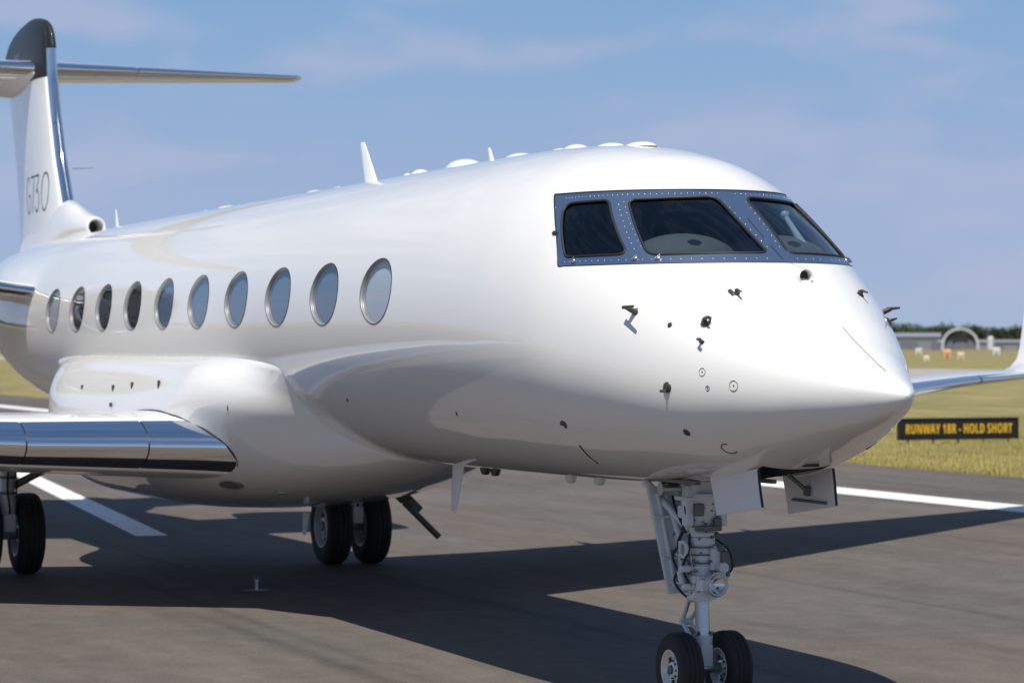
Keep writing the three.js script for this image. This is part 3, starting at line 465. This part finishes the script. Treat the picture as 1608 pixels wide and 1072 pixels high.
// ================================================================= LANDING GEAR
function wheelParts(name, at, R, W, rimR, faceOut, rimMat = M.rim) { // axle along z; faceOut = side of the dished rim face
  const p = W / 2, pr = [[rimR, -p * .86], [rimR * 1.18, -p * .96], [R * .80, -p], [R * .93, -p * .86], [R * .985, -p * .62], [R * .995, -p * .44], [R * .972, -p * .42], [R * .972, -p * .38], [R, -p * .36], [R, -p * .06], [R * .975, -p * .04], [R * .975, p * .04], [R, p * .06], [R, p * .36], [R * .972, p * .38], [R * .972, p * .42], [R * .995, p * .44], [R * .985, p * .62], [R * .93, p * .86], [R * .80, p], [rimR * 1.18, p * .96], [rimR, p * .86]];
  const g = lathe(pr, 56).rotateX(Math.PI / 2).translate(at.x, at.y, at.z);
  const t = part(name, g, M.tyre);
  for (const e of [1, -1]) {
    const f = [[rimR * 1.03, p * .84], [rimR * 1.06, p * .9], [rimR * 1.0, p * .93], [rimR * .93, p * .82], [rimR * .88, p * .45], [rimR * .5, p * .38], [rimR * .42, p * .62], [rimR * .36, p * .72], [.001, p * .74]];
    part('rim', lathe(f.map(([r, y]) => [r, y * e]), 44).rotateX(Math.PI / 2).translate(at.x, at.y, at.z), rimMat, t);
    const holes = []; for (let i = 0; i < 6; i++) { const a = i / 6 * 2 * Math.PI + .3; holes.push(new THREE.CylinderGeometry(rimR * .12, rimR * .12, .012, 14).rotateX(Math.PI / 2).translate(rimR * .69 * Math.cos(a), rimR * .69 * Math.sin(a), e * (p * .425 + .004))); }
    part('rim_holes', merged(holes).translate(at.x, at.y, at.z), M.dark, t);
    const hub = [new THREE.CylinderGeometry(rimR * .22, rimR * .27, .02, 20).rotateX(Math.PI / 2).translate(0, 0, e * p * .78)]; for (let i = 0; i < 8; i++) { const a = i / 8 * 2 * Math.PI; hub.push(new THREE.CylinderGeometry(.008, .008, .02, 6).rotateX(Math.PI / 2).translate(rimR * .45 * Math.cos(a), rimR * .45 * Math.sin(a), e * p * .6)); }
    part('hub_cap', merged(hub).translate(at.x, at.y, at.z), M.gearDark, t);
  }
  return t;
}
{ // nose gear, raked slightly
  const sx = -2.93;
  for (const z of [.195, -.195]) wheelParts('nose_wheel', V(sx, .267, z), .267, .185, .138, 1);
  const leg = part('nose_gear_leg', merged([bar(V(-3.0, 1.62, 0), V(-2.985, 1.24, 0), .17, .095, 24), bar(V(-2.985, 1.24, 0), V(-2.97, .84, 0), .088, .084, 24), bar(V(-2.972, .86, 0), V(-2.967, .76, 0), .098, .098, 24)]), M.gear);
  part('collar', merged([1.235, 1.19, 1.0, .93, .78].map((y, i) => new THREE.CylinderGeometry([.104, .1, .102, .098, .106][i], [.104, .1, .102, .098, .106][i], [.03, .05, .02, .016, .025][i], 28).translate(-2.98, y, 0))), M.gear, leg);
  part('dark_collar', new THREE.CylinderGeometry(.097, .097, .05, 28).translate(-2.985, 1.215, 0), M.hose, leg);
  part('piston', bar(V(-2.967, .77, 0), V(-2.945, .48, 0), .053, .053, 28), M.piston, leg);
  part('piston_ring', merged([bar(V(-2.966, .765, 0), V(-2.965, .745, 0), .07, .07, 24), bar(V(-2.948, .51, 0), V(-2.945, .47, 0), .066, .066, 24)]), M.steel, leg);
  part('fork', merged([bar(V(-2.945, .50, 0), V(-2.94, .42, 0), .072, .066, 20), bar(V(-2.94, .43, 0), V(-2.93, .27, 0), .064, .034, 18), box(.03, .16, .10, -2.89, .36, 0, .01)]), M.gear, leg);
  part('axle', new THREE.CylinderGeometry(.038, .038, .36, 20).rotateX(Math.PI / 2).translate(sx, .267, 0), M.steel, leg);
  // torque links behind the piston
  const link = (a, b, w0, w1, name) => part(name, merged([-1, 1].map((e) => bar(a.clone().add(V(0, 0, e * w0)), b.clone().add(V(0, 0, e * w1)), .017, .015, 10)).concat([bar(b.clone().add(V(0, 0, -w1 - .02)), b.clone().add(V(0, 0, w1 + .02)), .02, .02, 12), bar(a.clone().add(V(0, 0, -w0 - .01)), a.clone().add(V(0, 0, w0 + .01)), .022, .022, 12)])), M.gear, leg);
  link(V(-3.03, .76, .01), V(-3.21, .585, .01), .06, .03, 'torque_link'); link(V(-2.99, .46, .01), V(-3.21, .575, .01), .055, .028, 'torque_link');
  // drag brace and steering gear
  part('drag_brace', merged([bar(V(-2.98, 1.27, .09), V(-3.52, 1.60, .20), .03, .03), bar(V(-2.98, 1.27, -.09), V(-3.52, 1.60, -.2), .03, .03), bar(V(-3.0, 1.05, .10), V(-3.36, 1.58, .13), .02, .024), box(.12, .10, .30, -3.02, 1.40, 0, .02)]), M.gear, leg);
  part('side_bracket', merged([box(.09, .30, .06, -2.93, 1.45, .13, .012).rotateZ(0), box(.09, .30, .05, -2.90, 1.45, -.13, .012), box(.20, .035, .34, -2.98, 1.50, 0, .01), box(.16, .02, .2, -2.87, 1.53, 0, .006)]), M.gear, leg);
  part('trunnion', merged([new THREE.CylinderGeometry(.05, .05, .62, 18).rotateX(Math.PI / 2).translate(-3.02, 1.57, 0), bar(V(-2.9, 1.60, .05), V(-2.9, 1.46, .05), .022, .022)]), M.steel, leg);
  part('steering_actuator', merged([box(.13, .17, .13, -2.92, 1.06, -.09, .018), new THREE.CylinderGeometry(.038, .038, .2, 16).rotateZ(Math.PI / 2).translate(-2.90, 1.0, -.10), box(.08, .08, .09, -2.88, .95, -.12, .015), box(.10, .06, .26, -2.93, .915, -.02, .012)]), M.gear, leg);
  part('valve_block', merged([box(.07, .12, .07, -2.85, 1.06, -.13, .012), box(.05, .05, .05, -2.86, 1.14, -.10, .01), new THREE.CylinderGeometry(.02, .02, .09, 12).translate(-2.85, .98, -.15)]), M.gearDark, leg);
  part('actuator_bracket', merged([box(.05, .24, .05, -3.03, 1.07, .13, .012), new THREE.TorusGeometry(.055, .016, 8, 18).translate(-2.96, 1.13, .15), new THREE.CylinderGeometry(.028, .028, .1, 14).rotateX(Math.PI / 2).translate(-2.95, .99, .13), box(.07, .05, .10, -2.95, .86, .11, .01), new THREE.CylinderGeometry(.026, .026, .12, 12).rotateZ(.5).translate(-3.0, .93, .15)]), M.gear, leg);
  const H = (pts, r = .010) => tube(pts.map((p) => V(...p)), r, false, 30, 7);
  part('hydraulic_hoses', merged([H([[-3.3, 1.58, .10], [-3.12, 1.42, .14], [-2.98, 1.25, .12]]), H([[-2.96, 1.24, .10], [-2.90, 1.12, .14], [-2.95, 1.0, .16], [-2.93, .88, .12]]), H([[-3.02, 1.18, .13], [-3.08, 1.08, .18], [-3.02, .98, .17], [-3.0, .86, .13]]), H([[-2.93, 1.2, -.10], [-2.82, 1.12, -.15], [-2.83, 1.0, -.18], [-2.88, .92, -.14]], .008), H([[-2.99, 1.5, .12], [-2.91, 1.42, .16], [-2.93, 1.3, .12]], .008), H([[-3.04, 1.0, .12], [-3.1, .9, .16], [-3.06, .82, .13], [-3.01, .78, .10]], .009), H([[-3.02, 1.30, .10], [-3.05, 1.17, .15], [-3.0, 1.05, .14]], .012)]), M.hose, leg);
  part('steel_lines', merged([H([[-2.89, 1.55, .02], [-2.885, 1.4, .03], [-2.89, 1.27, .02]], .012), H([[-3.0, 1.22, .10], [-2.93, 1.1, .11], [-2.92, .95, .09]], .006), H([[-2.99, .80, .09], [-3.05, .72, .07], [-3.1, .66, .06]], .006)]), M.steel, leg);
  part('clamp_bands', merged([[1.145, .096], [1.09, .094], [1.03, .1], [.885, .093]].map(([y, r]) => new THREE.CylinderGeometry(r, r, .012, 26).translate(-2.978, y, 0))), M.gearDark, leg);
  part('junction_box', merged([box(.05, .09, .07, -2.87, 1.42, .07, .008), box(.04, .06, .05, -2.86, 1.33, -.07, .008), box(.06, .04, .2, -2.86, 1.285, 0, .008)]), M.gearDark, leg);
  part('lock_strut', merged([bar(V(-3.05, 1.30, .05), V(-3.30, 1.20, .10), .016, .016), bar(V(-3.05, 1.05, .09), V(-3.24, 1.10, .12), .014, .014), bar(V(-3.02, .86, .10), V(-3.19, .88, .12), .014, .014)]), M.steel, leg);
  const bolts = []; const rb = rng(5); for (let i = 0; i < 60; i++) { const y = .80 + rb() * .72, a = -1.2 + rb() * 2.9; bolts.push(new THREE.CylinderGeometry(.008, .008, .03, 6).rotateZ(Math.PI / 2).translate(.1 + .02 * rb(), 0, 0).rotateY(-a).translate(-2.98, y, 0)); } const bo = part('bolts', merged(bolts), M.gearDark, leg); bo.userData.kind = 'stuff';
  // taxi lamp
  const lampAt = V(-2.80, .885, -.035), lq = (g) => g.rotateZ(-Math.PI / 2).rotateY(.12).translate(lampAt.x, lampAt.y, lampAt.z);
  const lamp = part('taxi_lamp', lq(lathe([[0, -.09], [.05, -.085], [.075, -.04], [.085, .0], [.088, .02], [.082, .026], [.073, .02], [.071, .012]], 36)), M.gear);
  part('reflector', lq(lathe([[.002, -.035], [.03, -.028], [.052, -.012], [.07, .012]], 32)), M.chrome, lamp); part('lens', lq(lathe([[.0, .024], [.03, .022], [.07, .013]], 32)), M.lamp, lamp);
  part('lamp_bracket', merged([box(.09, .09, .10, -2.87, .875, .02, .012), box(.03, .12, .16, -2.89, .88, .0, .01), box(.05, .05, .2, -2.92, .80, 0, .01)]), M.paint2, lamp);
  part('clamp_ring', lq(new THREE.TorusGeometry(.084, .008, 8, 36).rotateX(Math.PI / 2).translate(0, .018, 0)), M.steel, lamp);
  // doors: one on the leg, two ahead of it
  const panel = (name, quad, th, mat) => { // quad: four corners, thickened along its normal
    const [a, b, c, d] = quad.map((p) => V(...p)), n = b.clone().sub(a).cross(d.clone().sub(a)).normalize().multiplyScalar(th / 2), rows = [];
    const ringAt = (f) => { const l = a.clone().lerp(d, f), r = b.clone().lerp(c, f), k = [.0, .03, .5, .97, 1]; return [...k.map((t) => l.clone().lerp(r, t).add(n.clone().multiplyScalar(t === 0 || t === 1 ? .5 : 1))), ...k.reverse().map((t) => l.clone().lerp(r, t).sub(n.clone().multiplyScalar(t === 0 || t === 1 ? .5 : 1)))]; };
    for (const f of [0, .03, .5, .97, 1]) rows.push(ringAt(f)); return part(name, loft(rows, true, true, true), mat); };
  const ld = panel('leg_door', [[-3.34, 1.57, .275], [-3.30, 1.57, -.26], [-3.14, .80, -.16], [-3.20, .79, .165]], .03, M.gear);
  part('door_rib', merged([bar(V(-3.30, 1.52, .2), V(-3.17, .84, .115), .016, .016), bar(V(-3.29, 1.5, .09), V(-3.16, .84, .06), .02, .02), bar(V(-3.26, 1.35, .25), V(-3.24, 1.35, -.1), .012, .012), bar(V(-3.2, 1.05, .2), V(-3.18, 1.05, -.1), .012, .012)]), M.gear, ld);
  for (const sg of [1, -1]) {
    const fd = panel('nose_gear_door', [[-2.23, 1.69, sg * .285], [-1.50, 1.775, sg * .285], [-1.44, 1.515, sg * .28], [-2.13, 1.425, sg * .28]], .024, M.paint2);
    part('edge_seal', tube([V(-1.49, 1.77, sg * .285), V(-1.465, 1.65, sg * .285), V(-1.435, 1.52, sg * .28)], .010), M.hose, fd);
    part('hinge_arm', merged([bar(V(-1.85, 1.72, sg * .12), V(-1.82, 1.60, sg * .26), .016, .014), box(.07, .07, .03, -1.82, 1.60, sg * .258, .01), box(.5, .02, .02, -1.8, 1.53, sg * .262, .006)]), M.gearDark, fd);
  }
  // dark wheel well lip above the leg
  part('wheel_well_lip', merged([box(.9, .03, .05, -2.85, 1.638, .30, .01), box(.9, .03, .05, -2.85, 1.638, -.30, .01)]), M.gearDark);
}
// ---- main gear
for (const [sg, z] of [[1, 2.47], [-1, 1.70]]) {
  const sx = -16.15, zz = sg * z;
  for (const e of [1, -1]) wheelParts('main_wheel', V(sx - .12, .465, zz + e * .245), .465, .30, .25, sg * e, M.gear);
  const leg = part('main_gear_leg', merged([bar(V(sx + .08, 1.55, zz), V(sx + .04, .80, zz), .085, .078, 20), bar(V(sx + .04, .86, zz), V(sx + .04, .60, zz), .10, .095, 20)]), M.gear);
  part('trailing_link', merged([bar(V(sx + .06, .62, zz), V(sx - .12, .465, zz), .09, .075, 16), box(.18, .22, .16, sx + .08, .60, zz, .03)]), M.gear, leg);
  part('collar', merged([1.30, 1.12, .94].map((y) => new THREE.CylinderGeometry(.098, .098, .03, 22).translate(sx + .06, y, zz))), M.gearDark, leg);
  part('axle', new THREE.CylinderGeometry(.06, .06, .5, 18).rotateX(Math.PI / 2).translate(sx - .12, .465, zz), M.steel, leg);
  part('shock_strut', merged([bar(V(sx - .16, .62, zz), V(sx - .22, 1.25, zz), .05, .06, 16)]), M.steel, leg);
  part('side_brace', merged([bar(V(sx + .06, 1.02, zz - sg * .06), V(sx + .35, 1.34, zz - sg * .62), .045, .04, 12), bar(V(sx + .06, 1.2, zz - sg * .05), V(sx + .1, 1.38, zz - sg * .2), .02, .02, 8)]), M.gearDark, leg);
  part('brake_lines', merged([tube([V(sx + .15, 1.4, zz), V(sx + .16, 1.0, zz + .03), V(sx + .15, .7, zz), V(sx + .02, .5, zz + .06)], .012), tube([V(sx + .13, 1.4, zz - .06), V(sx + .14, 1.0, zz - .08), V(sx + .12, .66, zz - .08)], .01)]), M.hose, leg);
  if (sg < 0) { // inner door hanging open ahead of the far leg
    const dr = part('main_gear_door', merged([box(1.0, .05, .46, 0, 0, 0, .012), box(.5, .10, .2, -.15, .05, .05, .02), box(.25, .07, .5, .36, -.01, 0, .01)]).rotateX(-.75).rotateZ(-.26).translate(-13.85, .79, -1.62), M.gearDark);
    part('door_link', bar(V(-14.1, .86, -1.6), V(-14.2, 1.02, -1.45), .03, .03), M.steel, dr);
  }
}

// ================================================================= AROUND THE JET
{ // elevated taxiway edge light standing in the jet's shade
  const o = thing('taxiway_light', 'small elevated light stub on a flat base in the shadow under the belly', 'light', [-13.14, 0, .39]);
  mesh('base_plate', lathe([[0, .010], [.13, .010], [.15, .004], [.155, 0]], 32), M.gearDark, o); mesh('stem', lathe([[.016, .01], [.014, .10], [.022, .105], [.022, .12]], 16), M.gear, o); mesh('lamp_head', lathe([[.024, .118], [.03, .13], [.026, .15], [.0, .156]], 16), M.lamp, o);
}
const font = await new FontLoader().loadAsync('fonts/droid/droid_sans_bold.typeface.json');
{ // holding sign on the grass
  const L = 3.75, o = thing('runway_sign', 'long black airfield sign with yellow capital letters, standing on the dry grass', 'sign', [-51.2, -.05, -31.0], Math.PI / 2);
  const black = new THREE.MeshStandardMaterial({ color: lin(.012, .010, .010), roughness: .5 }), yel = new THREE.MeshStandardMaterial({ color: lin(.78, .47, .03), roughness: .5 });
  mesh('panel', box(L, .54, .14, 0, .41, 0, .02), black, o);
  mesh('rim', merged([box(L + .06, .035, .18, 0, .695, 0, .01), box(L + .06, .035, .18, 0, .125, 0, .01), box(.035, .54, .18, -L / 2 - .012, .41, 0, .01), box(.035, .54, .18, L / 2 + .012, .41, 0, .01)]), black, o);
  const tg = new TextGeometry('RUNWAY 18R - HOLD SHORT', { font, size: .235, depth: .006, curveSegments: 4 }); tg.computeBoundingBox(); const b = tg.boundingBox; tg.translate(-(b.min.x + b.max.x) / 2, -(b.min.y + b.max.y) / 2, 0).scale(3.40 / (b.max.x - b.min.x), 1.12, 1).translate(0, .415, .071);
  mesh('lettering', tg, yel, o);
  for (let k = 0; k < 5; k++) mesh('leg', merged([bar(V(-1.6 + k * .8, 0, 0), V(-1.6 + k * .8, .14, 0), .035, .03, 10), box(.14, .02, .14, -1.6 + k * .8, .01, 0, .005)]), M.gearDark, o);
}
{ // dry grass along the taxiway edge and round the sign
  const bl = []; for (let i = 0; i < 6; i++) { const a = i * 1.1, g = new THREE.BufferGeometry(), c = Math.cos(a), s = Math.sin(a), h = .10 + .05 * ((i * 37) % 5) / 5; g.setAttribute('position', new THREE.Float32BufferAttribute([-.007 * s + .05 * c, 0, .007 * c + .05 * s, .007 * s + .05 * c, 0, -.007 * c + .05 * s, .085 * c, h, .085 * s], 3)); g.computeVertexNormals(); bl.push(g); }
  const N = 36000, im = new THREE.InstancedMesh(mergeGeometries(bl), new THREE.MeshStandardMaterial({ color: lin(1, 1, 1), roughness: 1 }), N), r = rng(21), m = new THREE.Matrix4(), q = new THREE.Quaternion(), c = new THREE.Color(), n2 = createNoise2D(rng(4));
  for (let i = 0; i < N; i++) { const x = -74 + r() * 52, z = -21.15 - (r() ** 1.7) * 46, sc = .7 + r() * 1.1; q.setFromAxisAngle(V(0, 1, 0), r() * 6.28); m.compose(V(x, -.055, z), q, V(sc, sc * (.3 + .5 * r()), sc)); im.setMatrixAt(i, m); const k = clamp(.5 + .5 * n2(x * .12, z * .3) + (r() - .5) * .5); c.setRGB(mix(.33, .46, k), mix(.285, .385, k), mix(.09, .145, k)); im.setColorAt(i, c); }
  im.name = 'dry_grass'; im.castShadow = im.receiveShadow = true; scene.add(im); tag(im, 'dry yellow green grass covering the verge beyond the taxiway', 'grass', null, 'stuff');
}
// ---- far side of the airfield, 1.2 to 1.8 km off
const away = (az, d) => [15 + Math.cos(az) * -d, 8.6 + Math.sin(az) * -d]; // az measured like the camera's yaw
{
  const wallM = new THREE.MeshStandardMaterial({ color: lin(.155, .165, .20), roughness: .8 }), roofM = new THREE.MeshStandardMaterial({ color: lin(.23, .24, .27), roughness: .6 }), pale = new THREE.MeshStandardMaterial({ color: lin(.58, .60, .62), roughness: .5 }), glassM = new THREE.MeshStandardMaterial({ color: lin(.05, .07, .08), roughness: .1 });
  const hall = (az, d, w, h, dep, label) => { const [x, z] = away(az, d), o = thing('hangar_building', label, 'building', [x, -.05, z], Math.PI / 2 - az, 'low grey buildings across the airfield');
    mesh('wall', box(w, h * .82, dep, 0, h * .41, 0, .05), wallM, o);
    const sh = new THREE.Shape([new THREE.Vector2(-dep / 2 - .5, 0), new THREE.Vector2(dep / 2 + .5, 0), new THREE.Vector2(0, h * .2)]); mesh('roof', new THREE.ExtrudeGeometry(sh, { depth: w + .8, bevelEnabled: false }).rotateY(Math.PI / 2).translate(-w / 2 - .4, h * .82 + .02, 0), roofM, o);
    const nd = Math.max(1, Math.round(w / 16)); for (let k = 0; k < nd; k++) mesh('door', box(7, h * .58, .12, (k + .5) * w / nd - w / 2, h * .29, dep / 2 + .07, .02), roofM, o);
    return o; };
  hall(.5215, 1520, 34, 11.0, 22, 'tall grey hangar block left of the white arch, beside the jet nose');
  hall(.5475, 1490, 46, 7.2, 18, 'long low grey shed right of the white arch'); hall(.5785, 1500, 42, 7.4, 18, 'low grey shed farthest right, behind the upturned wing tip');
  { const [x, z] = away(.5398, 1440), o = thing('arched_hangar', 'open hangar with a pale rounded arch, among the grey sheds across the field', 'building', [x, -.05, z], Math.PI / 2 - .5398);
    const arch = (R, r, y0, d) => { const s = new THREE.Shape(); s.moveTo(-R, 0); s.lineTo(-R, y0); s.absellipse(0, y0, R, R * .92, Math.PI, 0, true); s.lineTo(R, 0); s.lineTo(r, 0); s.lineTo(r, y0); s.absellipse(0, y0, r, r * .92, 0, Math.PI, false); s.lineTo(-r, 0); return new THREE.ExtrudeGeometry(s, { depth: d, bevelEnabled: false, curveSegments: 28 }); };
    mesh('arch_front', arch(9.6, 8.5, 4.6, 1.2), pale, o); mesh('barrel_roof', arch(9.3, 8.9, 4.5, 20).translate(0, 0, -20), roofM, o); mesh('front_wall', box(15.8, 8.6, .3, 0, 4.3, -2.2, .02), wallM, o); for (const e of [-1, 1]) mesh('door', box(3.4, 7.0, .25, e * 5.9, 3.5, -1.0, .03), wallM, o); }
  { // low earth bank in front of the sheds
    const rings = []; for (let k = 0; k <= 40; k++) { const [x, z] = away(.40 + k * .0075, 1330), h = 2.0 + .3 * Math.sin(k * 1.7); rings.push([V(x + 9, -.06, z + 5), V(x + 4, h * .8, z + 2), V(x, h, z), V(x - 5, h * .7, z - 3), V(x - 9, -.06, z - 5)]); }
    struct('earth_bank', loft(rings, false), new THREE.MeshStandardMaterial({ color: lin(.20, .165, .085), roughness: 1 })); }
  const hut = (az, d, w, h, col, name, label, cat) => { const [x, z] = away(az, d), m = new THREE.MeshStandardMaterial({ color: col, roughness: .6 }), o = thing(name, label, cat, [x, -.05, z], Math.PI / 2 - az); mesh('wall', box(w, h * .8, w * .7, 0, h * .4, 0, .05), m, o); const s = new THREE.Shape([new THREE.Vector2(-w * .42, 0), new THREE.Vector2(w * .42, 0), new THREE.Vector2(0, h * .22)]); mesh('roof', new THREE.ExtrudeGeometry(s, { depth: w * 1.1, bevelEnabled: false }).rotateY(Math.PI / 2).translate(-w * .55, h * .81, 0), m, o); mesh('door', box(w * .3, h * .5, .06, 0, h * .25, w * .36, .01), glassM, o); };
  hut(.5352, 720, 1.7, 2.3, lin(.72, .36, .18), 'equipment_hut', 'orange equipment hut on the grass below the arch', 'hut');
  hut(.5400, 640, 1.3, 1.7, lin(.70, .55, .36), 'equipment_hut', 'cream equipment hut right of the orange one', 'hut');
  hut(.5278, 560, 1.0, 1.1, lin(.72, .70, .5), 'equipment_hut', 'smallest pale hut, nearest the jet nose', 'hut');
  hut(.5527, 1150, 2.6, 2.8, lin(.7, .72, .7), 'equipment_hut', 'white hut before the long low shed', 'hut');
  hut(.5250, 1180, 2.4, 2.6, lin(.62, .66, .6), 'equipment_hut', 'white hut before the tall grey hangar block', 'hut');
  { const [x, z] = away(.5506, 1440), o = thing('storage_tank', 'white round tank beside the long low shed', 'tank', [x, -.05, z]); mesh('shell', lathe([[1.7, 0], [1.7, 7.6], [1.4, 8.6], [0, 9.0]], 24), pale, o); mesh('rim', new THREE.TorusGeometry(1.72, .08, 6, 24).rotateX(Math.PI / 2).translate(0, 7.6, 0), pale, o); }
}
{ // boundary trees
  const leafMats = [[.042, .062, .024], [.055, .075, .026], [.036, .052, .026]].map((c) => new THREE.MeshStandardMaterial({ color: lin(...c), roughness: .9 })), barkM = new THREE.MeshStandardMaterial({ color: lin(.06, .05, .04), roughness: .95 });
  const protos = [0, 1, 2, 3].map((v) => {
    const r = rng(60 + v), H = 15, cg = [], lobes = Array.from({ length: 9 }, () => [(r() - .5) * 8, 6 + r() * 7, (r() - .5) * 8, 2.2 + r() * 2.2]);
    for (const [x, y, z, R] of lobes) for (let i = 0; i < 46; i++) { const u = r() * 2 - 1, a = r() * 6.283, k = Math.sqrt(1 - u * u), rad = R * (.7 + .45 * r()), g = new THREE.TetrahedronGeometry(.45 + .5 * r(), 0); g.rotateX(r() * 6).rotateY(r() * 6).scale(1.2, .7, 1.2).translate(x + rad * k * Math.cos(a), y + rad * u * .85, z + rad * k * Math.sin(a)); cg.push(g); }
    const trunk = merged([bar(V(0, 0, 0), V(.2, 6, 0), .42, .28, 8), bar(V(.2, 5, 0), V(2, 9, 1), .2, .1, 6), bar(V(.2, 5.4, 0), V(-2.2, 9.4, -.6), .2, .1, 6), bar(V(.2, 6, 0), V(.4, 11.5, .3), .24, .08, 6)]);
    return [merged(cg), trunk];
  });
  const r = rng(91); let n = 0;
  for (let k = 0; k < 58; k++) {
    const az = .482 + k * .0026 + (r() - .5) * .002, row = k % 2, d = 1640 + row * 70 + r() * 30, [x, z] = away(az, d), sc = (.98 + .28 * r()) * (k === 21 ? 1.2 : 1), v = k % 4;
    const o = thing('boundary_tree', k === 21 ? 'tallest dark green tree, rising just above the pale arch' : row ? 'dark green tree in the rear row behind the grey sheds' : 'dark green tree in the front row behind the grey sheds', 'tree', [x, -.05, z], r() * 6.28, 'trees along the far airfield boundary');
    o.scale.set(sc * 1.1, sc, sc * 1.1); mesh('crown', protos[v][0], leafMats[(k + row) % 3], o); mesh('trunk', protos[v][1], barkM, o);
  }
  // the wood goes on along the boundary to both sides as one mass
  const N = 620, im = new THREE.InstancedMesh(protos[1][0], leafMats[0], N), m = new THREE.Matrix4(), q = new THREE.Quaternion(); let c = 0;
  while (c < N) { const az = -.25 + r() * 1.35; if (az > .465 && az < .645) continue; const d = 1640 + r() * 160, [x, z] = away(az, d), s = .9 + r() * .5; q.setFromAxisAngle(V(0, 1, 0), r() * 6.28); m.compose(V(x, -.05, z), q, V(s * 1.3, s, s * 1.3)); im.setMatrixAt(c++, m); }
  im.name = 'distant_wood'; im.castShadow = im.receiveShadow = true; scene.add(im); tag(im, 'dark green wood running along the far boundary', 'wood', null, 'stuff');
}
renderer.render(scene, camera);
